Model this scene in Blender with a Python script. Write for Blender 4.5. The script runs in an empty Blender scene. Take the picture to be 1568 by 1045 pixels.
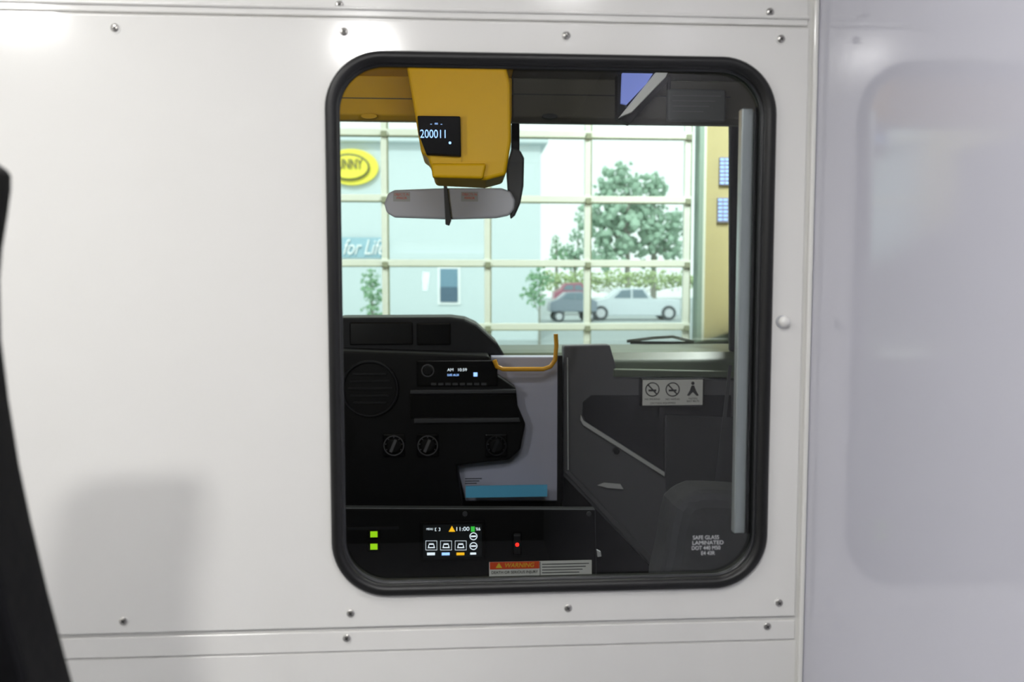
import bpy, bmesh, math, random
from mathutils import Vector, Matrix
random.seed(4)
scene=bpy.context.scene
scene.view_settings.view_transform='Standard'
scene.view_settings.look='None'

# ---------------- camera ----------------
C=Vector((0,-0.95,1.35)); PAN=math.radians(3.5); PIT=math.radians(3.85)
K=1568.0; F=28.0/36.0*K
fw=Vector((math.sin(PAN)*math.cos(PIT),math.cos(PAN)*math.cos(PIT),-math.sin(PIT)))
rt=Vector((math.cos(PAN),-math.sin(PAN),0)); up=rt.cross(fw)
cam=bpy.data.cameras.new('camera'); camo=bpy.data.objects.new('camera',cam)
scene.collection.objects.link(camo)
camo.matrix_world=Matrix(((rt.x,up.x,-fw.x,C.x),(rt.y,up.y,-fw.y,C.y),(rt.z,up.z,-fw.z,C.z),(0,0,0,1)))
cam.lens=28; cam.sensor_width=36; cam.clip_start=0.02; cam.clip_end=500
cam.dof.use_dof=True; cam.dof.focus_distance=1.5; cam.dof.aperture_fstop=4.5
scene.camera=camo
def P(px,py,y):   # survey helper: measured photo direction -> point on the real plane at depth y
    r=fw*F+rt*(px-784)+up*(522.7-py)
    return C+r*((y-C.y)/r.y)
def SC(y): return (y-C.y)/F   # metres per unit at depth y

# ---------------- materials ----------------
def lin(c):
    return tuple((v/255/12.92 if v/255<=0.04045 else ((v/255+0.055)/1.055)**2.4) for v in c)+(1,)
def mat(name,rgb,rough=0.5,metal=0,noise=0.0,nscale=8,bump=0,coat=0,emit=0,spec=0.5):
    m=bpy.data.materials.new(name); m.use_nodes=True; nt=m.node_tree; b=nt.nodes['Principled BSDF']
    c=lin(rgb)
    b.inputs['Base Color'].default_value=c; b.inputs['Roughness'].default_value=rough
    b.inputs['Metallic'].default_value=metal; b.inputs['Coat Weight'].default_value=coat
    b.inputs['Specular IOR Level'].default_value=spec
    if emit:
        b.inputs['Emission Color'].default_value=c; b.inputs['Emission Strength'].default_value=emit
    if noise or bump:
        tc=nt.nodes.new('ShaderNodeTexCoord'); n=nt.nodes.new('ShaderNodeTexNoise'); n.inputs['Scale'].default_value=nscale; n.inputs['Detail'].default_value=4
        nt.links.new(tc.outputs['Object'],n.inputs['Vector'])
        if noise:
            mx=nt.nodes.new('ShaderNodeMix'); mx.data_type='RGBA'
            mx.inputs[6].default_value=tuple(v*(1-noise) for v in c[:3])+(1,)
            mx.inputs[7].default_value=tuple(min(1,v*(1+noise)) for v in c[:3])+(1,)
            nt.links.new(n.outputs['Fac'],mx.inputs[0]); nt.links.new(mx.outputs[2],b.inputs['Base Color'])
        if bump:
            bp=nt.nodes.new('ShaderNodeBump'); bp.inputs['Strength'].default_value=bump; bp.inputs['Distance'].default_value=0.002
            nt.links.new(n.outputs['Fac'],bp.inputs['Height']); nt.links.new(bp.outputs['Normal'],b.inputs['Normal'])
    return m
def glassmat(name,tint,ior=1.45,rough=0.0):
    m=bpy.data.materials.new(name); m.use_nodes=True; nt=m.node_tree; nt.nodes.clear()
    o=nt.nodes.new('ShaderNodeOutputMaterial'); mx=nt.nodes.new('ShaderNodeMixShader')
    t=nt.nodes.new('ShaderNodeBsdfTransparent'); t.inputs[0].default_value=tint
    g=nt.nodes.new('ShaderNodeBsdfGlossy'); g.inputs['Roughness'].default_value=rough
    f=nt.nodes.new('ShaderNodeFresnel'); f.inputs['IOR'].default_value=ior
    nt.links.new(f.outputs[0],mx.inputs[0]); nt.links.new(t.outputs[0],mx.inputs[1]); nt.links.new(g.outputs[0],mx.inputs[2]); nt.links.new(mx.outputs[0],o.inputs[0])
    return m
M_wall=mat('white_frp_panel',(240,239,235),0.14,noise=0.012,nscale=3,bump=0.025,coat=0.6)
M_side=mat('white_side_laminate',(206,206,217),0.09,noise=0.01,nscale=2,coat=0.2)
M_rub=mat('black_rubber',(16,16,17),0.42,noise=0.2,nscale=60,bump=0.1)
M_lip=mat('dark_lip',(40,41,44),0.3)
M_alu=mat('aluminium',(215,217,220),0.3,metal=0.6,noise=0.05,nscale=30)
M_screw=mat('screw_steel',(190,188,184),0.3,metal=0.9)
M_slot=mat('screw_slot',(50,48,46),0.6)
M_blk=mat('black_plastic',(8,8,10),0.5,noise=0.1,nscale=50,bump=0.1,spec=0.2)
M_blk2=mat('gloss_black',(5,5,7),0.25,spec=0.25)
M_dgy=mat('dark_grey_plastic',(29,30,34),0.5,noise=0.1,nscale=40,bump=0.1,spec=0.25)
M_gry=mat('grey_plastic',(92,92,97),0.5,noise=0.05,nscale=40,bump=0.1)
M_lav=mat('lavender_grey_plastic',(195,195,217),0.4,noise=0.05,nscale=20)
M_lgt=mat('light_grey_plastic',(205,206,210),0.35,noise=0.05,nscale=20)
M_mid=mat('mid_grey_trim',(56,57,62),0.45,noise=0.05,nscale=20)
M_och=mat('ochre_headliner',(195,152,6),0.7,noise=0.1,nscale=20)
M_yel=mat('yellow_console',(215,168,0),0.5,noise=0.04,nscale=10,spec=0.3)
M_head=mat('dark_headliner',(76,73,64),0.85,noise=0.1,nscale=60)
M_org=mat('orange_yellow_handle',(235,170,35),0.35)
M_blue=mat('blue_strip',(110,205,255),0.4)
M_white=mat('white_print',(245,245,245),0.5)
M_wred=mat('warning_orange',(250,85,30),0.5)
M_tblk=mat('black_print',(20,20,20),0.6)
M_tyel=mat('yellow_print',(255,225,60),0.5)
M_vinyl=mat('black_vinyl',(8,8,11),0.55,noise=0.2,nscale=90,bump=0.3,spec=0.2)
M_cloth=mat('grey_seat_cloth',(56,57,62),0.85,noise=0.15,nscale=80,bump=0.3)
M_mirr=mat('mirror_housing_grey',(235,235,250),0.35,noise=0.03,nscale=10)
E_white=mat('lcd_white',(235,245,255),emit=1.1)
E_blue=mat('led_blue_white',(150,190,255),emit=1.7)
E_grn=mat('led_green',(150,210,20),emit=1.0)
E_red=mat('led_red',(255,40,30),emit=2.2)
E_yel=mat('lcd_yellow',(255,190,30),emit=1.0)
E_lcdg=mat('lcd_green',(60,200,70),emit=0.8)
M_glass=glassmat('bulkhead_glass',(0.76,0.80,0.79,1),1.62)
M_wind=glassmat('windshield_glass',(0.9,0.97,0.95,1),1.4)

# ---------------- mesh helpers ----------------
def link(o,m=None,smooth=False):
    scene.collection.objects.link(o)
    if m: o.data.materials.append(m)
    if smooth:
        for p in o.data.polygons: p.use_smooth=True
    return o
def bm_obj(name,bm,m,smooth=False):
    bmesh.ops.recalc_face_normals(bm,faces=bm.faces)
    me=bpy.data.meshes.new(name); bm.to_mesh(me); bm.free()
    return link(bpy.data.objects.new(name,me),m,smooth)
def bev(o,w,seg=3):
    if w:
        b=o.modifiers.new('bevel','BEVEL'); b.width=w; b.segments=seg; b.limit_method='ANGLE'; b.angle_limit=math.radians(30)
    return o
def prism(name,pts,vec,m,bw=0,seg=3):
    bm=bmesh.new(); a=[bm.verts.new(p) for p in pts]; b=[bm.verts.new(Vector(p)+Vector(vec)) for p in pts]
    n=len(a); bm.faces.new(a); bm.faces.new(b[::-1])
    for i in range(n): bm.faces.new((a[i],b[i],b[(i+1)%n],a[(i+1)%n]))
    return bev(bm_obj(name,bm,m),bw,seg)
def slab(name,pp,y,th,m,bw=0): return prism(name,[P(a,b,y) for a,b in pp],(0,th,0),m,bw)
def rect(name,x0,y0,x1,y1,y,th,m,bw=0):
    a=P(x0,(y0+y1)/2,y).x; b=P(x1,(y0+y1)/2,y).x; t=P((x0+x1)/2,y0,y).z; u=P((x0+x1)/2,y1,y).z
    return prism(name,[(a,y,t),(b,y,t),(b,y,u),(a,y,u)],(0,th,0),m,bw)
def box(name,x0,x1,y0,y1,z0,z1,m,bw=0):
    return prism(name,[(x0,y0,z0),(x1,y0,z0),(x1,y0,z1),(x0,y0,z1)],(0,y1-y0,0),m,bw)
def tube(name,pts,r,m,cyc=False):
    cu=bpy.data.curves.new(name,'CURVE'); cu.dimensions='3D'; cu.bevel_depth=r; cu.bevel_resolution=4; cu.use_fill_caps=True
    s=cu.splines.new('POLY'); s.points.add(len(pts)-1)
    for q,p in zip(s.points,pts): q.co=(*p,1)
    s.use_cyclic_u=cyc
    o=bpy.data.objects.new(name,cu); scene.collection.objects.link(o)
    me=bpy.data.meshes.new_from_object(o.evaluated_get(bpy.context.evaluated_depsgraph_get()))
    bpy.data.objects.remove(o); 
    me.materials.clear()
    return link(bpy.data.objects.new(name,me),m,True)
def text(name,s,px,py,y,h,m,align='CENTER',wid=None,th=0.0002,shear=0):
    cu=bpy.data.curves.new(name,'FONT'); cu.body=s; cu.size=h*SC(y)*1.35; cu.align_x=align; cu.align_y='CENTER'; cu.extrude=th; cu.shear=shear
    o=bpy.data.objects.new(name,cu); scene.collection.objects.link(o)
    me=bpy.data.meshes.new_from_object(o.evaluated_get(bpy.context.evaluated_depsgraph_get()))
    bpy.data.objects.remove(o); me.materials.clear()
    o=link(bpy.data.objects.new(name,me),m); o.rotation_euler=(math.pi/2,0,0); o.location=P(px,py,y)
    if wid and me.vertices:
        xs=[v.co.x for v in me.vertices]; o.scale.x=wid*SC(y)/(max(xs)-min(xs))
    return o
def disc(name,px,py,y,r,th,m,seg=32,bw=0,rz=None):
    c=P(px,py,y); R=r*SC(y); RZ=(rz or r)*SC(y)
    return prism(name,[(c.x+R*math.cos(i*2*math.pi/seg),y,c.z+RZ*math.sin(i*2*math.pi/seg)) for i in range(seg)],(0,th,0),m,bw)
def ring(name,px,py,y,r,t,m,rz=None):
    c=P(px,py,y); R=r*SC(y); RZ=(rz or r)*SC(y)
    return tube(name,[(c.x+R*math.cos(i*2*math.pi/32),y,c.z+RZ*math.sin(i*2*math.pi/32)) for i in range(32)],t*SC(y),m,True)
def group(name,objs):
    e=bpy.data.objects.new(name,None); scene.collection.objects.link(e); e.empty_display_size=0.1
    for o in objs: o.parent=e
    return e
def rrect(x0,x1,z0,z1,r,n=10):
    out=[]
    for cx,cz,a0 in ((x1-r,z1-r,0),(x0+r,z1-r,90),(x0+r,z0+r,180),(x1-r,z0+r,270)):
        for i in range(n+1):
            a=math.radians(a0+90*i/n); out.append((cx+r*math.cos(a),cz+r*math.sin(a)))
    return out

# ---------------- bulkhead ----------------
WX0=P(513,490,0).x; WX1=P(1170,490,0).x; WZ1=P(840,94,0).z; WZ0=P(840,896,0).z; RR=0.060
XR=P(1240,500,0).x
XL=-1.5; CEIL=2.0; YB=-3.2
def holed(name,ox0,ox1,oz0,oz1,y0,y1,m,bw=0):
    bm=bmesh.new()
    outer=[bm.verts.new((x,y0,z)) for x,z in ((ox0,oz0),(ox1,oz0),(ox1,oz1),(ox0,oz1))]
    inner=[bm.verts.new((x,y0,z)) for x,z in rrect(WX0-0.001,WX1+0.001,WZ0-0.001,WZ1+0.001,RR)]
    ed=[]
    for L in (outer,inner):
        for i in range(len(L)): ed.append(bm.edges.new((L[i],L[(i+1)%len(L)])))
    bmesh.ops.triangle_fill(bm,use_beauty=True,edges=ed,normal=(0,-1,0))
    r=bmesh.ops.extrude_face_region(bm,geom=bm.faces[:])
    bmesh.ops.translate(bm,verts=[v for v in r['geom'] if isinstance(v,bmesh.types.BMVert)],vec=(0,y1-y0,0))
    return bev(bm_obj(name,bm,m),bw)
zt=P(700,35,0).z; zb=P(700,955,0).z; zb2=P(700,992,0).z
xm=P(1226,500,0).x
parts=[holed('bulkhead_core',XL,XR,0,CEIL,0.0,0.012,M_wall)]
parts.append(holed('main_panel',XL+0.01,xm,zb,zt,-0.005,-0.0002,M_wall,0.0015))
parts.append(box('upper_panel',XL+0.01,P(1236,30,0).x,-0.0035,-0.0002,zt+0.0035,CEIL-0.01,M_wall,0.0015))
parts.append(box('lower_batten',XL+0.01,P(1216,960,0).x,-0.0026,-0.0002,zb2,zb-0.006,M_wall,0.001))
parts.append(box('lower_panel',XL+0.01,P(1218,990,0).x,-0.0012,-0.0002,0.02,zb2-0.003,M_wall,0.0005))
parts.append(tube('upper_bead',[(XL+.01,-0.004,P(700,18,0).z),(XR-0.012,-0.004,P(700,18,0).z)],0.0022,M_wall))
group('wall_front',parts)
group('trim_1',[box('corner_bead',XR-0.006,XR-0.0005,-0.007,-0.0002,0.01,CEIL-0.01,M_wall,0.002)])
def screw(px,py,r=6.5,y=-0.005):
    c=P(px,py,y); R=r*SC(y); out=[]
    bm=bmesh.new(); bmesh.ops.create_uvsphere(bm,u_segments=20,v_segments=10,radius=R)
    bmesh.ops.scale(bm,vec=(1,0.42,1),verts=bm.verts)
    for v in bm.verts: v.co.y=min(v.co.y,-0.0002)
    bmesh.ops.translate(bm,vec=(c.x,y,c.z),verts=bm.verts)
    out.append(bm_obj('head',bm,M_screw,True))
    out.append(disc('washer',px,py,y-0.0006,r*1.2,0.0005,M_wall,24))
    for a in (35,125):
        d=Vector((math.cos(math.radians(a)),0,math.sin(math.radians(a))))*R*0.5; n=Vector((-d.z,0,d.x))*0.22
        cc=Vector((c.x,y-R*0.43,c.z))
        out.append(prism('slot',[cc-d-n,cc+d-n,cc+d+n,cc-d+n],(0,0.0008,0),M_slot))
    return out
sc=[]
for a in ((176,43),(527,49),(867,55),(1196,60),(189,952),(537,940),(870,932),(1193,924)): sc+=screw(*a)
for a in ((520,8),(1179,19)): sc+=screw(*a,y=-0.0035)
for a in ((531,978),(1175,960)): sc+=screw(*a,y=-0.0028)
group('panel_screws',sc)
c=P(1199,493,-0.005)
bm=bmesh.new(); bmesh.ops.create_uvsphere(bm,u_segments=24,v_segments=12,radius=9*SC(0)); bmesh.ops.scale(bm,vec=(1,0.8,1),verts=bm.verts); bmesh.ops.translate(bm,vec=(c.x,-0.009,c.z),verts=bm.verts)
group('door_bumper_knob',[bm_obj('knob',bm,M_wall,True),disc('collar',1198,493,-0.0065,10,0.0012,M_alu,28,0.0004)])
gy=-0.006
gp=[(x,gy,z) for x,z in rrect(WX0,WX1,WZ0,WZ1,RR,14)]
w=[tube('rubber_gasket',gp,0.0072,M_rub,True)]
w.append(tube('gasket_lip',[(x,0.001,z) for x,z in rrect(WX0+.006,WX1-.006,WZ0+.006,WZ1-.006,RR-.006,14)],0.003,M_lip,True))
w.append(tube('inner_frame',[(x,0.011,z) for x,z in rrect(WX0+.004,WX1-.004,WZ0+.004,WZ1-.004,RR-.004,14)],0.0035,M_rub,True))
bm=bmesh.new(); bm.faces.new([bm.verts.new((x,0.006,z)) for x,z in rrect(WX0,WX1,WZ0,WZ1,RR)])
w.append(bm_obj('glass_pane',bm,M_glass))
w.append(rect('sliding_sash_rail',1130,166,1148,818,0.016,0.012,M_alu,0.002))
w.append(rect('sash_seal',1149,164,1160,818,0.018,0.01,M_rub,0.001))
for i,(t,yy,ww) in enumerate((('SAFE GLASS',824,42),('LAMINATED',832,50),('DOT 440 M50',840,46),('E4 43R',848,22))):
    w.append(text('etched_label_%d'%i,t,1081+(i%2)*3,yy,0.0045,6.5,M_lgt,wid=ww))
group('window_1',w)
# ---------------- patient compartment shell ----------------
floorm=mat('grey_vinyl_floor',(165,167,172),0.4,noise=0.1,nscale=60)
box('floor',XL,XR,YB,0,-0.03,0,floorm)
M_ceil=mat('white_ceiling',(232,232,232),0.4,noise=0.01)
box('ceiling',XL,XR,YB,0.03,CEIL,CEIL+0.03,M_ceil)
box('wall_right',XR,XR+0.03,YB,0.03,0,CEIL,M_side)
box('wall_left',XL-0.03,XL,YB,0.03,0,CEIL,M_wall)
M_rear=mat('grey_rear_doors',(60,60,64),0.5,noise=0.05)
box('wall_back',XL,XR,YB-0.03,YB,0,CEIL,M_rear)
def lamp(x,y,power,r=0.09):
    L=bpy.data.lights.new('lamp','AREA'); L.shape='DISK'; L.size=r*2; L.energy=power; L.color=(1,0.988,0.968)
    o=bpy.data.objects.new('led_panel',L); scene.collection.objects.link(o); o.location=(x,y,CEIL-0.022)
    pts=[(x+(r+.012)*math.cos(i*math.pi/16),y+(r+.012)*math.sin(i*math.pi/16),CEIL-0.014) for i in range(32)]
    ringo=tube('bezel',pts,0.012,M_alu,True)
    group('ceiling_lamp',[o,ringo])
lamp(-0.25,-1.2,10.5,0.05); lamp(-1.02,-0.97,6.5,0.09); lamp(0.22,-0.70,2.4,0.06); lamp(-0.6,-0.42,2.6,0.12)
# ---------------- attendant seat (black, left foreground) ----------------
ys=-0.42
edge=[(-60,252),(5,254),(16,259),(22,270),(22,292),(17,330),(9,380),(5,430),(7,520),(18,610),(34,710),(53,800),(78,905),(103,1000),(128,1090),(143,1160),(-330,1160),(-300,600),(-260,300),(-200,256)]
s=[slab('backrest',edge,ys,-0.05,M_vinyl,0.006)]
a=P(-330,1160,ys); b=P(143,1160,ys)
s.append(box('cushion',a.x,b.x,ys-0.47,ys,a.z-0.08,a.z+0.02,M_vinyl,0.03))
s.append(box('pedestal',a.x+.1,b.x-.1,ys-0.3,ys-0.05,0,a.z-0.08,M_blk,0.01))
group('attendant_seat',s)

# ---------------- cab shell ----------------
CX0,CX1=-1.15,1.10
group('cab_shell',[box('cab_roof_skin',CX0,CX1,0.03,1.50,1.87,1.9,M_head),
 box('cab_side_near_driver',CX0-0.03,CX0,0.03,2.2,-0.1,1.9,M_dgy),
 box('cab_side_near_passenger',CX1,CX1+0.03,0.03,2.2,-0.1,1.9,M_dgy),
 box('cab_floor_pan',CX0,CX1,0.03,2.2,-0.12,-0.09,M_blk),
 box('firewall',CX0,CX1,2.17,2.2,-0.1,1.12,M_blk),
 prism('a_pillar',[P(1119,105,1.5),P(1275,105,1.5),P(1275,540,1.5),P(1119,540,1.5)],(0,0.03,0),M_dgy,0.01)])
YSH=0.965
xo=P(784,190,YSH).x; zl=P(784,189,YSH+0.25).z
hl=[box('headliner_ochre',CX0,xo,0.03,1.50,1.845,1.868,M_och,0.005),
    box('headliner_grey',xo+.002,CX1,0.03,1.50,1.845,1.868,M_head,0.005)]
zf=P(784,185,YSH).z
def shelf(n,x0,x1,m): return prism(n,[(x0,YSH,1.845),(x0,YSH,zf+0.01),(x0,YSH+0.02,zf),(x0,1.45,P(784,190,1.45).z),(x0,1.48,1.845)],(x1-x0,0,0),m,0.004)
hl+=[shelf('overhead_shelf_ochre',CX0,xo,M_och),shelf('overhead_shelf_grey',xo+.002,CX1,M_head),
    rect('shelf_seam',505,150,640,151.5,YSH-.001,0.002,M_head),rect('shelf_seam_2',784,146,1119,147.5,YSH-.001,0.002,M_dgy)]
for px in (565,842): 
    hl.append(disc('trim_clip',px,178,YSH-0.008,12,0.01,M_och if px<700 else M_dgy,20,0.003,rz=4))
group('headliner',hl)
def cab_fill(x,z,w_,h_,e,dirv):  # unseen lamps added to brighten the dark cab and mirror
    L=bpy.data.lights.new('cab_lamp','AREA'); L.shape='RECTANGLE'; L.size=w_; L.size_y=h_; L.energy=e; L.color=(1,.98,.97)
    o=bpy.data.objects.new('lamp_tube',L); scene.collection.objects.link(o); o.location=(x,0.075,z)
    o.rotation_euler=Vector(dirv).to_track_quat('-Z','Y').to_euler()
    group('cab_map_lamp',[o,box('lamp_body',x-w_/2-.02,x+w_/2+.02,0.035,0.06,z-h_/2-.02,z+h_/2+.02,M_lgt,0.005)])
cab_fill(0.25,1.74,0.7,0.05,3.8,(0.12,1,-0.4))
cab_fill(-0.60,1.45,0.12,0.3,3.0,(0.35,1,-0.05))
bm=bmesh.new(); bm.faces.new([bm.verts.new(v) for v in ((CX0,1.52,1.86),(CX1,1.52,1.86),(CX1,2.12,1.12),(CX0,2.12,1.12))])
group('windshield',[bm_obj('glass',bm,M_wind)])
yo=0.80
oc=[slab('console_body',[(622,100),(775,100),(782,128),(783,215),(775,268),(745,276),(664,272),(655,240),(645,235),(636,180)],yo,0.15,M_yel,0.008)]
oc.append(slab('display_bezel',[(639,177),(705,178),(706,239),(653,236),(641,205)],yo-0.018,0.025,mat('display_black',(8,8,12),0.7,spec=0.15),0.003))
oc.append(text('display_digits','200011',664,206,yo-0.019,13,E_blue,wid=38))
oc.append(text('display_label','- = -',668,190,yo-0.019,5,E_blue,wid=18))
oc.append(disc('display_button',689,219,yo-0.02,2,0.003,E_blue,12))
oc.append(slab('lower_bin',[(660,250),(745,250),(740,274),(662,272)],yo-0.012,0.03,M_yel,0.006))
oc.append(slab('side_seam',[(706,180),(708,180),(708,248),(706,248)],yo-0.002,0.004,M_och))
group('overhead_console',oc)
ym=1.20
mp=[(594,296),(604,291),(680,288),(768,288),(782,293),(789,306),(788,320),(780,330),(760,334),(690,336),(604,333),(592,326),(588,312)]
mi=[slab('mirror_housing',mp,ym,0.02,M_mirr,0.006)]  # pale diffuse colour stands in for the reflected light interior
mi.append(slab('mirror_stem',[(679,280),(684,280),(691,338),(688,346),(682,344)],ym-0.010,0.010,M_gry,0.002))
mi.append(slab('mirror_arm',[(784,225),(797,230),(803,242),(802,285),(797,312),(789,330),(782,336),(778,300),(775,255)],ym+0.022,0.02,M_gry,0.006))
mi.append(rect('label',602,294,628,309,ym-0.0008,0.0008,M_lgt)); mi.append(rect('label_2',706,294,732,309,ym-0.0008,0.0008,M_lgt))
for x in (615,719):
    mi.append(text('label_text','OBJECTS IN\nMIRROR',x,301,ym-0.001,4,M_wred,wid=22))
mi.append(box('mirror_mount',P(784,228,ym).x,P(797,228,ym).x,ym+0.03,ym+0.05,P(790,240,ym).z,P(790,185,ym).z,M_dgy,0.004))
group('rear_view_mirror',mi)
yd=0.90  # light reflected in the glass, built as glowing and pale parts
dl=[slab('blue_lens',[(953,108),(1003,108),(990,128),(960,160),(951,158)],yd+0.01,0.01,mat('lens_blue',(130,145,225),emit=0.5)),
    slab('alu_channel',[(1008,106),(1026,106),(1020,118),(968,172),(948,180),(960,165)],yd,0.02,M_white,0.003),
    slab('dark_backing',[(945,100),(1030,100),(1024,125),(965,190),(945,182)],yd+0.022,0.03,M_blk,0.003)]
group('dome_light',dl)
yv=0.93
sv=[rect('visor_board',1022,136,1112,186,yv,0.015,mat('visor_grey',(74,76,76),0.6),0.006)]
for i in range(4): sv.append(rect('visor_print_%d'%i,1030,146+i*8,1104-i*9,147.5+i*8,yv-0.0015,0.0008,M_gry))
sv.append(tube('visor_pivot',[P(1024,138,yv+.007),Vector((P(1024,138,yv+.007).x,yv+.007,1.844))],0.005,M_dgy))
group('sun_visor',sv)
prof=[(2.10,1.13),(1.60,1.150),(1.50,1.148),(1.45,1.128),(1.43,1.09),(1.46,1.06),(1.50,0.95),(1.56,0.7),(1.6,0.4),(2.10,0.3)]
M_dashtop=mat('dash_green_grey',(88,100,82),0.42,noise=0.1,nscale=60,bump=0.1)
d=[prism('dash_body',[(CX0+.005,a,b) for a,b in prof],(CX1-CX0-.01,0,0),M_dashtop,0.01)]
d.append(slab('cluster_hood',[(505,487),(690,486),(712,489),(730,497),(762,526),(775,548),(505,548)],1.46,0.25,M_dgy,0.012))
d.append(rect('cluster_screen',535,494,632,529,1.452,0.01,M_blk2,0.004))
d.append(rect('cluster_screen_side',638,495,690,529,1.452,0.01,M_blk2,0.004))
d.append(slab('center_stack',[(505,537),(748,545),(762,575),(790,594),(793,622),(805,650),(797,690),(780,705),(700,714),(712,800),(505,800)],1.34,0.2,M_blk,0.006))  # outline and black take in a dark silhouette reflected in the glass
d.append(rect('radio_bezel',638,552,762,592,1.332,0.01,M_blk2,0.003))
d.append(ring('radio_knob_ring',655,568,1.33,9,1,M_gry)); d.append(disc('radio_knob',655,568,1.318,7,0.014,M_blk,24,0.002))
d.append(rect('radio_display',681,561,735,581,1.3305,0.002,M_blk2))
d.append(text('radio_text','AM   10:59',700,567,1.3295,4.6,E_white,wid=30)); d.append(text('radio_text_2','0:00 AUX',694,575,1.3295,3.5,E_blue,wid=18))
d.append(rect('radio_icon',725,571,731,577,1.3293,0.001,E_blue))
for i in range(8): d.append(rect('radio_button_%d'%i,660+i*11,587,668+i*11,590.5,1.329,0.003,M_mid))
d.append(slab('slot_lip',[(628,598),(790,597),(791,603),(628,604)],1.325,0.016,M_mid,0.002))
d.append(slab('bin_recess',[(628,606),(786,606),(795,640),(628,642)],1.337,0.004,M_blk2))
d.append(slab('slot_lip_low',[(634,642),(795,641),(797,647),(634,649)],1.325,0.016,M_mid,0.002))
for px in (603,655,760):
    d.append(rect('hvac_bezel',px-17,665,px+17,701,1.333,0.008,M_blk2,0.004))
    d.append(ring('hvac_ring',px,683,1.331,15,0.8,M_gry if px<700 else M_dgy))
    d.append(disc('hvac_knob',px,683,1.312,10,0.02,M_blk,28,0.003))
    d.append(slab('hvac_pointer',[(px-7,692),(px-3,694),(px+5,675),(px+1,673)],1.310,0.003,M_gry if px<700 else M_dgy))
    for k in range(7):
        a=math.radians(-30+k*40); d.append(disc('hvac_mark',px+12.5*math.cos(a),683-12.5*math.sin(a),1.332,0.9,0.001,M_gry if px<700 else M_mid,8))
d.append(ring('vent_ring',566,596,1.33,42,2,M_dgy))
for i in range(5): d.append(rect('vent_slat_%d'%i,532+abs(i-2)*4,572+i*11,600-abs(i-2)*4,575+i*11,1.333,0.01,M_dgy,0.001))
d.append(slab('knee_panel',[(752,547),(856,547),(858,768),(713,768),(700,714),(752,700)],1.39,0.06,M_lav,0.004))  # pale colour holds the compartment white reflected in the bulkhead glass
d.append(rect('knee_panel_edge',854,545,861,770,1.375,0.02,M_blk,0.002))
d.append(rect('blue_document_strip',713,744,838,762,1.325,0.004,M_blue))
for i in range(3): d.append(rect('knee_label_%d'%i,712,733+i*3.6,738-i*4,734.4+i*3.6,1.328,0.001,M_mid))
d.append(slab('glovebox_panel',[(863,530),(934,528),(943,560),(943,578),(1140,583),(1140,900),(863,900)],1.40,0.05,M_gry,0.006))
d.append(slab('dash_ledge',[(940,566),(1140,570),(1140,579),(940,578)],1.385,0.03,M_dashtop,0.004))
d.append(slab('pocket_dark',[(893,617),(905,606),(1120,606),(1120,640),(1018,636),(1018,728),(897,646),(892,636)],1.392,0.01,M_dgy,0.003))
d.append(slab('pocket_rim',[(890,636),(894,645),(1018,724),(1018,731),(893,652),(889,644)],1.382,0.015,M_lgt,0.002))
d.append(disc('pocket_latch',944,692,1.38,5,0.02,M_blk,16,0.002))
d.append(slab('side_dark',[(1020,636),(1140,640),(1140,900),(1020,900)],1.393,0.01,M_mid,0.003))
d.append(slab('lower_ramp_light',[(863,722),(872,722),(1024,880),(1010,880)],1.385,0.014,M_gry,0.002))
d.append(slab('lower_dark',[(863,730),(1010,882),(863,882)],1.388,0.012,M_blk,0.002))
d.append(slab('kick_panel',[(858,766),(858,900),(505,900),(505,766)],1.42,0.02,M_blk))
d.append(tube('seam',[P(869,548,1.39),P(870,720,1.39)],0.0016,M_lgt))
d.append(slab('reflector_badge',[(915,744),(925,740),(950,742),(955,750),(930,748)],1.382,0.004,M_lgt,0.001))
d.append(rect('sticker_backing',982,580,1078,623,1.3646,0.034,M_dgy,0.001))
group('dashboard',d)
h=[(757,552),(761,562),(770,566),(800,566),(832,566),(843,562),(850,552),(852,530),(851,512)]
group('grab_handle',[tube('handle_bar',[P(a,b,1.31) for a,b in h],3.4*SC(1.31),M_org)])
group('wiper_blade',[tube('wiper_arm',[P(960,523,2.14),P(1000,518,2.14),P(1030,516,2.14),P(1062,524,2.14)],0.006,M_blk),
   tube('wiper_rubber',[P(965,525,2.14),P(1062,526,2.14)],0.006,M_blk)])
st=[rect('sticker_card',984,582,1076,621,1.3632,0.001,M_white,0)]
M_ink=mat('ink_grey',(50,50,55),0.6)
ysn=1.363
for px in (999,1030):
    st.append(ring('no_ring',px,597,ysn,10.5,0.9,M_ink)); 
    st.append(slab('no_bar',[(px-8,590),(px-6.5,588.5),(px+8,604),(px+6.5,605.5)],ysn-.0005,0.0008,M_ink))
    st.append(rect('cigarette',px-6,597,px+6,600,ysn-.0004,0.0007,M_ink))
st.append(disc('person_head',1061,587.5,ysn-.0004,2.7,0.0008,M_ink,14))
st.append(slab('person_body',[(1059,591),(1063,591),(1066,599),(1070,606),(1067,607),(1061,601),(1055,607),(1052,606),(1056,599)],ysn-.0004,0.0008,M_ink))
st.append(text('t1','NO SMOKING',999,612,ysn-.0004,3.0,M_ink,wid=24)); st.append(text('t2','NO VAPING',1030,612,ysn-.0004,3.0,M_ink,wid=22))
st.append(text('t3','FASTEN\nSEAT BELTS',1061,613,ysn-.0004,3.0,M_ink,wid=20)); st.append(text('t4','OXYGEN EQUIPPED',1015,618,ysn-.0004,3.0,M_ink,wid=40))
group('no_smoking_sticker',st)
yc=1.0
cc=[slab('console_face',[(505,779),(912,781),(914,930),(505,930)],yc,0.03,M_blk,0.004)]
cb=P(712,930,yc)
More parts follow.
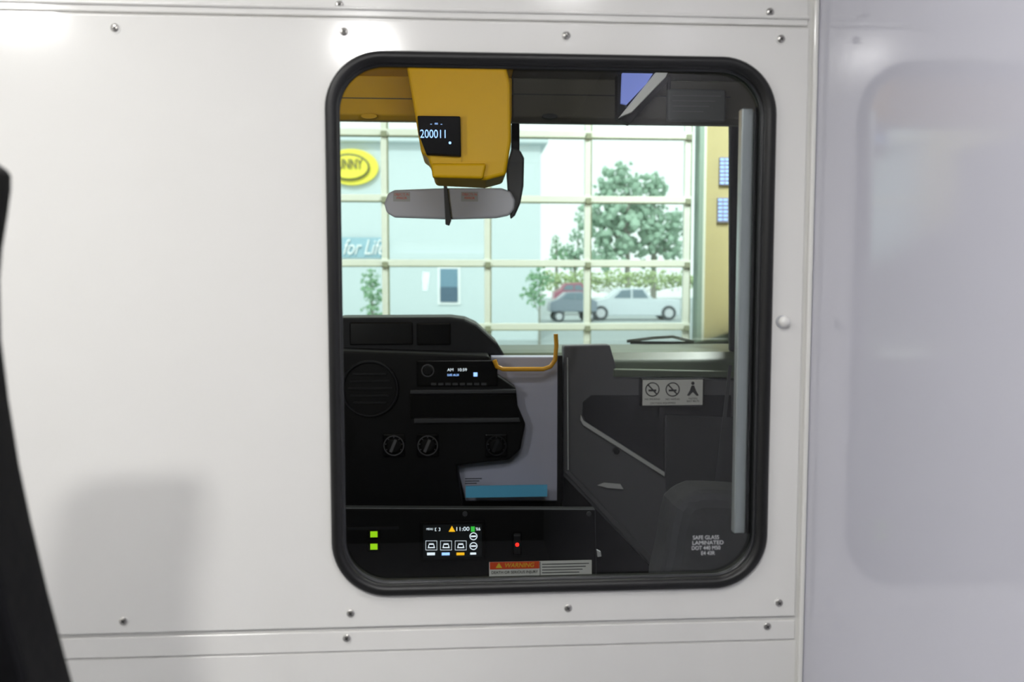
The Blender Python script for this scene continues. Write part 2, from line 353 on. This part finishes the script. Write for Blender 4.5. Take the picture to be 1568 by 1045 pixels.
cc.append(box('console_plinth',P(505,930,yc).x,P(914,930,yc).x,yc,yc+0.25,-0.09,cb.z,M_blk,0.01))
cc.append(tube('console_edge',[P(520,779,yc-0.001),P(911,781,yc-0.001)],0.0010,M_gry))
cc.append(tube('console_edge_side',[P(911,781,yc-0.001),P(913,880,yc-0.001)],0.0009,M_mid))
for a in ((712,788),(902,788)): cc.append(disc('bolt',*a,yc-0.003,4,0.004,M_mid,16,0.001))
cc.append(rect('switch_plate',532,808,610,812,yc-0.002,0.003,M_dgy))
for yy in (819,838):
    cc.append(rect('green_switch_bezel',563,yy-7,582,yy+7,yc-0.004,0.006,M_blk2,0.001)); cc.append(rect('green_switch',567,yy-4.5,578,yy+4.5,yc-0.005,0.003,E_grn))
cc.append(rect('screen_bezel',643,799,743,859,yc-0.006,0.008,M_blk2,0.002))
cc.append(rect('screen',648,804,738,854,yc-0.0068,0.001,mat('lcd_off',(8,14,20),emit=0.1)))
ye=yc-0.0076
cc.append(text('clock','11:00',708,811,ye,6.5,E_white,wid=20))
cc.append(slab('warn_tri',[(687,815),(692,806),(697,815)],ye,0.0005,E_yel)); cc.append(rect('ic_g',721,807,727,815,ye,0.0005,E_lcdg)); cc.append(text('ic_t','%6',732,811,ye,5,E_white,wid=7))
cc.append(text('menu','MENU',658,811,ye,3.5,E_white,wid=10))
cc.append(text('sq','[ ]',670,811,ye,4,E_white,wid=8))
def outl(x0,y0,x1,y1):
    q=[P(x0,y0,ye),P(x1,y0,ye),P(x1,y1,ye),P(x0,y1,ye)]
    return tube('icon_frame',q,0.0006,E_white,True)
for i in range(3):
    x=652+i*22.5
    cc.append(outl(x,829,x+17,843)); cc.append(slab('icon_car',[(x+3,840),(x+5,833),(x+12,833),(x+14,840)],ye,0.0005,E_white)); 
    cc.append(rect('icon_base',x+5,835,x+12,838.5,ye-0.0003,0.0005,M_blk2))
    cc.append(rect('icon_foot',x+2,847,x+14,851,ye,0.0005,(E_white,E_blue,E_yel)[i]))
for yy in (822,837):
    cc.append(ring('icon_ring',725,yy,ye,5.5,0.6,E_white)); cc.append(rect('icon_bar',721,yy-1,729,yy+1,ye,0.0005,E_white))
cc.append(rect('icon_foot_r',720,847,729,850,ye,0.0005,E_white))
cc.append(rect('rocker_bezel',785,816,799,852,yc-0.004,0.006,M_blk2,0.002)); cc.append(rect('rocker',787,818,797,850,yc-0.007,0.006,M_dgy,0.003))
cc.append(disc('red_led',792,835,yc-0.0085,3,0.003,E_red,14))
cc.append(rect('rocker_tag',787,820,797,822,yc-0.008,0.002,M_mid))
cc.append(slab('hinge_latch',[(914,843),(920,846),(921,853),(915,854)],yc-0.006,0.01,M_lgt,0.001))
group('control_console',cc)
yw=yc-0.0015
ws=[rect('white_card',749,860,906,882,yw,0.001,M_white)]
ws.append(rect('orange_header',750,861,826,872,yw-0.0006,0.0006,M_wred)); ws.append(slab('tri',[(759,870.5),(764,862.5),(769,870.5)],yw-0.001,0.0005,M_tyel))
ws.append(text('t1','WARNING',795,866.5,yw-0.001,7.5,M_tyel,wid=46,shear=0.2)); ws.append(text('t2','DEATH OR SERIOUS INJURY',788,877,yw-0.001,4.6,M_tblk,wid=73))
for i in range(4): ws.append(rect('fine_print_%d'%i,830,863.5+i*4.4,902-i*5,864.8+i*4.4,yw-0.0006,0.0005,M_gry))
ws.append(rect('divider',826.5,861,827.5,882,yw-0.0006,0.0005,M_gry))
group('warning_sticker',ws)
yp=0.42
sp=[(1010,1010),(1012,900),(1024,850),(1029,815),(1037,780),(1052,763),(1075,756),(1100,756),(1180,760),(1250,785),(1270,850),(1280,1010)]
b0=P(1012,1000,yp); b1=P(1280,1000,yp)
group('passenger_seat',[slab('backrest',sp,yp,0.12,M_cloth,0.03),box('seat_cushion',b0.x,b1.x,yp+0.05,yp+0.5,0.3,0.45,M_cloth,0.04),box('lower_back',b0.x,b1.x,yp,yp+0.12,0.35,b0.z,M_cloth,0.02),box('seat_base',b0.x+.03,b1.x-.03,yp+0.05,yp+0.45,-0.09,0.3,M_blk,0.01)])
group('seat_belt',[slab('webbing',[(1091,775),(1098,775),(1121,560),(1116,560)],0.75,0.002,M_mid)])

# ---------------- garage ----------------
GY=6.0; GZ=-0.7; GC=4.6
M_gfl=mat('garage_concrete',(120,118,112),0.5,noise=0.1)
M_gw=mat('garage_wall_cream',(200,190,142),0.7,noise=0.03)
M_gd=mat('garage_door_frame',(234,242,232),0.5,noise=0.03)
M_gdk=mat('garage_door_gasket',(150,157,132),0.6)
gx=[P(p,400,GY).x for p in (121,277,433,590,747,900,1052)]
zz=[P(900,p,GY).z for p in (108,206,303,402,499,598)]
step=(zz[0]-zz[5])/5
zz=[zz[0]-i*step for i in range(20) if zz[0]-i*step>GZ+0.15]+[GZ+0.03]
go=gx[-1]+0.03; gl=gx[0]-0.05; gt=zz[0]+0.05
group('garage_shell',[box('garage_floor',-7,5,-8,GY+0.2,GZ-0.1,GZ,M_gfl),box('garage_ceiling',-7,5,-8,GY+0.2,GC,GC+0.1,M_gw),
 box('garage_side_a',-7.1,-7,-8,GY+0.2,GZ,GC,M_gw),box('garage_side_b',5,5.1,-8,GY+0.2,GZ,GC,M_gw),box('garage_rear',-7,5,-8.1,-8,GZ,GC,M_gw),
 box('garage_front_right',go+0.13,5,GY,GY+0.2,GZ,GC,M_gw),box('garage_front_left',-7,gl,GY,GY+0.2,GZ,GC,M_gw),box('garage_front_top',gl,go+0.13,GY,GY+0.2,gt,GC,M_gw)])
g=[]
for i,x in enumerate(gx):
    g.append(box('stile_%d'%i,x-0.030,x+0.028,GY,GY+0.05,GZ,gt,M_gd,0.004))
    g.append(box('stile_shadow_%d'%i,x+0.022,x+0.032,GY-0.004,GY+0.055,GZ,gt,M_gdk,0.002))  # narrow khaki strip along each stile
for i,z in enumerate(zz): 
    g.append(box('rail_%d'%i,gl,go,GY-0.01,GY+0.05,z-0.018,z+0.038,M_gd,0.004))
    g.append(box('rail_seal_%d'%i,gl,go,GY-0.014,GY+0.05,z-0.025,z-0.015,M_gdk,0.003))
    if z<gt-0.2:
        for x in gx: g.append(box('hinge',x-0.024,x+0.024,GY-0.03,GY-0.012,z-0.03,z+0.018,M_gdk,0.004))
g.append(box('track',go+0.04,go+0.08,GY-0.1,GY+0.05,GZ,gt,mat('galv_track',(150,175,165),0.5,metal=0.2),0.004))
g.append(box('jamb',go+0.085,go+0.13,GY-0.01,GY+0.05,GZ,gt,M_gd,0.004))
bm=bmesh.new(); bm.faces.new([bm.verts.new(v) for v in ((gl,GY+.03,GZ),(go+.04,GY+.03,GZ),(go+.04,GY+.03,gt),(gl,GY+.03,gt))]); g.append(bm_obj('glazing',bm,M_wind))
group('garage_door',g)
li=[]
yl=GY-0.03
E_refl=mat('indicator_blue',(150,185,255),emit=1.3)  # glowing dots added for LED reflections in the bulkhead glass
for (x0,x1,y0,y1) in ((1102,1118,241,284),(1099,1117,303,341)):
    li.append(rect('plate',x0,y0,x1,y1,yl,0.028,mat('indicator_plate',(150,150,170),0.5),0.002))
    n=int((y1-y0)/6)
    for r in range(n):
        for k in range(2): li.append(rect('led',x0+1+k*8,y0+2+r*6,x0+7+k*8,y0+5+r*6,yl-0.005,0.004,E_refl))
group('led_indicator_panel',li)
for x in (-3,2.2):  # unseen ceiling lamps added to light garage wall and door frame
    L=bpy.data.lights.new('garage_tube','AREA'); L.shape='RECTANGLE'; L.size=0.3; L.size_y=2.4; L.energy=390; L.color=(1,.985,.95)
    o=bpy.data.objects.new('tube_light',L); scene.collection.objects.link(o); o.location=(x,3.2,GC-0.12)
    group('garage_lamp',[o,box('lamp_housing',x-0.2,x+0.2,1.9,4.5,GC-0.1,GC-0.002,M_lgt,0.01)])
# ---------------- outside ----------------
M_as=mat('pale_asphalt',(172,180,180),0.9,noise=0.06,nscale=2)
box('ground_outside',-120,120,GY+0.2,160,GZ-0.2,GZ,M_as)
M_bld=mat('pale_teal_stucco',(210,219,221),0.85,noise=0.02,nscale=2)
yb=30
bx=P(828,300,yb).x; btop=P(828,222,yb).z
bl=[box('main_block',-45,bx,yb,yb+14,GZ,btop,M_bld),box('cornice',-45,bx+0.25,yb-0.35,yb+14.2,btop,btop+0.5,M_bld,0.05),
    box('canopy_band',-45,bx-2.2,yb-0.15,yb,P(600,398,yb).z,P(600,388,yb).z,M_bld)]
bl.append(rect('window_frame',670,408,705,467,yb-0.06,0.1,M_white)); bl.append(rect('window_pane',674,412,701,463,yb-0.08,0.05,mat('blue_pane',(120,150,170),0.3)))
bl.append(rect('window_sill',674,440,701,463,yb-0.1,0.05,mat('blue_pane_low',(88,108,128),0.3)))
group('storefront_building',bl)
sg=[disc('sign_oval',538,256,yb-0.2,40,0.15,mat('sign_yellow',(250,232,80),0.5),40,0.02,rz=27),disc('sign_inner',534,256,yb-0.3,31,0.1,mat('sign_ink',(120,120,75),0.5),40,0.02,rz=20),
    disc('sign_core',534,256,yb-0.36,28,0.08,mat('sign_yellow_core',(250,232,80),0.5),40,0.02,rz=17),
    text('sign_text','SUNNY',532,252,yb-0.4,16,mat('sign_ink2',(110,110,80),0.5),wid=44,th=0.02)]
group('oval_shop_sign',sg)
group('script_shop_sign',[rect('sign_board',500,364,589,395,yb-0.2,0.04,mat('sign_pale_blue',(160,192,205),0.5)),text('script','for Life',556,380,yb-0.24,24,M_white,wid=62,th=0.05,shear=0.4)])
def foliage(name,base,y,blobs,m,trunk=0.2,n=14,fine=1.0):
    bm=bmesh.new()
    for (px,py,r) in blobs:
        c=P(px,py,y); R=r*SC(y)
        for k in range(n):
            v=Vector((random.gauss(0,.5),random.gauss(0,.5),random.gauss(0,.5)))
            if v.length>1.1: v.normalize()
            rr=R*random.uniform(.07,.20)*fine
            q=bmesh.ops.create_icosphere(bm,subdivisions=1,radius=rr)
            for vv in q['verts']: vv.co=vv.co*random.uniform(.6,1.3)+c+v*R
    parts=[bm_obj('crown',bm,m)]
    b=P(base[0],base[1],y); t=P(blobs[0][0],blobs[0][1],y)
    bm=bmesh.new(); q=bmesh.ops.create_cone(bm,cap_ends=True,segments=10,radius1=trunk,radius2=trunk*.4,depth=max(0.3,t.z-GZ))
    bmesh.ops.translate(bm,vec=(b.x,y,(t.z+GZ)/2),verts=bm.verts); parts.append(bm_obj('trunk',bm,M_trunk))
    for (px,py,r) in blobs[1:]: parts.append(tube('branch',[(b.x,y,GZ+(t.z-GZ)*.5),P(px,py,y)],trunk*.25,M_trunk))
    return group(name,parts)
M_trunk=mat('bark',(145,143,132),0.9)
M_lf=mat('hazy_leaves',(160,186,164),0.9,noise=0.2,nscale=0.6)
M_lf2=mat('green_leaves',(140,176,140),0.9,noise=0.2,nscale=1)  # haze is put into the leaf colours, making them paler
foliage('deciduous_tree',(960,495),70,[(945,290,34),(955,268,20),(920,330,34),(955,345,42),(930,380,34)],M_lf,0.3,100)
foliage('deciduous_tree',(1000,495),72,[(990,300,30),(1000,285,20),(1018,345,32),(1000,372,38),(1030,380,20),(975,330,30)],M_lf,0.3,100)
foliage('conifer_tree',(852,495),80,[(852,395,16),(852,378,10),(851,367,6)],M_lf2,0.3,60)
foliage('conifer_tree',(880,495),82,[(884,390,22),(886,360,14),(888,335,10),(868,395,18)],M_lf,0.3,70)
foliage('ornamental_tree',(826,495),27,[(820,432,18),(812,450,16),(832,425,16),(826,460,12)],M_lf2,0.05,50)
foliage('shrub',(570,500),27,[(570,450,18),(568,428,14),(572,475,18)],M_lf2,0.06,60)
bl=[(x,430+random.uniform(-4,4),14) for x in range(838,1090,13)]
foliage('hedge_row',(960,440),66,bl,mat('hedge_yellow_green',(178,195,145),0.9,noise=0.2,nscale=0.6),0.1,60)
M_pw=mat('white_car_paint',(212,218,223),0.4,coat=0.3); M_pg=mat('grey_car_paint',(130,140,152),0.4,coat=0.3); M_pr=mat('maroon_car_paint',(165,100,118),0.4,coat=0.3)
M_cg=mat('car_glass',(118,135,146),0.2); M_ty=mat('tyre',(72,77,82),0.8)  # car colours are paled and greyed to carry outdoor haze
def car(name,body,wins,wheels,y,m,wr):
    ps=[slab('body',body,y,1.8,m,0.06)]
    for w_ in wins: ps.append(slab('side_window',w_,y-0.02,0.05,M_cg,0.01))
    for px in wheels:
        x=P(px,480,y).x; R=wr
        for yy in (y-0.05,y+1.6):
            ps.append(prism('tyre',[(x+R*math.cos(i*math.pi/12),yy,GZ+R+R*math.sin(i*math.pi/12)) for i in range(24)],(0,0.25,0),M_ty,0.03))
        ps.append(prism('rim',[(x+R*.6*math.cos(i*math.pi/12),y-0.07,GZ+R+R*.6*math.sin(i*math.pi/12)) for i in range(24)],(0,0.05,0),M_lgt))
    return group(name,ps)
car('pickup_truck',[(906,484),(904,470),(909,461),(932,456),(949,442),(986,441),(1000,458),(1040,459),(1042,470),(1041,484)],
    [[(940,457),(952,445),(966,444),(966,457)],[(969,457),(969,444),(984,444),(993,457)]],(920,1024),48,M_pw,0.46)
car('grey_sedan',[(842,478),(843,463),(856,458),(868,448),(892,447),(906,458),(915,462),(915,478)],[[(862,458),(871,450),(880,450),(880,459)],[(882,459),(882,450),(891,450),(899,459)]],(856,902),46,M_pg,0.33)
car('maroon_suv',[(848,462),(849,448),(858,444),(866,434),(890,433),(900,445),(905,462)],[[(862,444),(868,437),(878,437),(878,445)],[(880,445),(880,437),(889,437),(895,445)]],(858,896),58,M_pr,0.38)
wd=bpy.data.worlds.new('sky'); scene.world=wd; wd.use_nodes=True
bg=wd.node_tree.nodes['Background']; bg.inputs[0].default_value=(0.98,1.0,0.99,1); bg.inputs[1].default_value=1.95
sn=bpy.data.lights.new('sun','SUN'); sn.energy=2.2; sn.angle=0.1; so=bpy.data.objects.new('sun',sn); scene.collection.objects.link(so)
so.rotation_euler=Vector((0.15,0.7,-0.6)).to_track_quat('-Z','Y').to_euler(); so.location=(0,0,20)
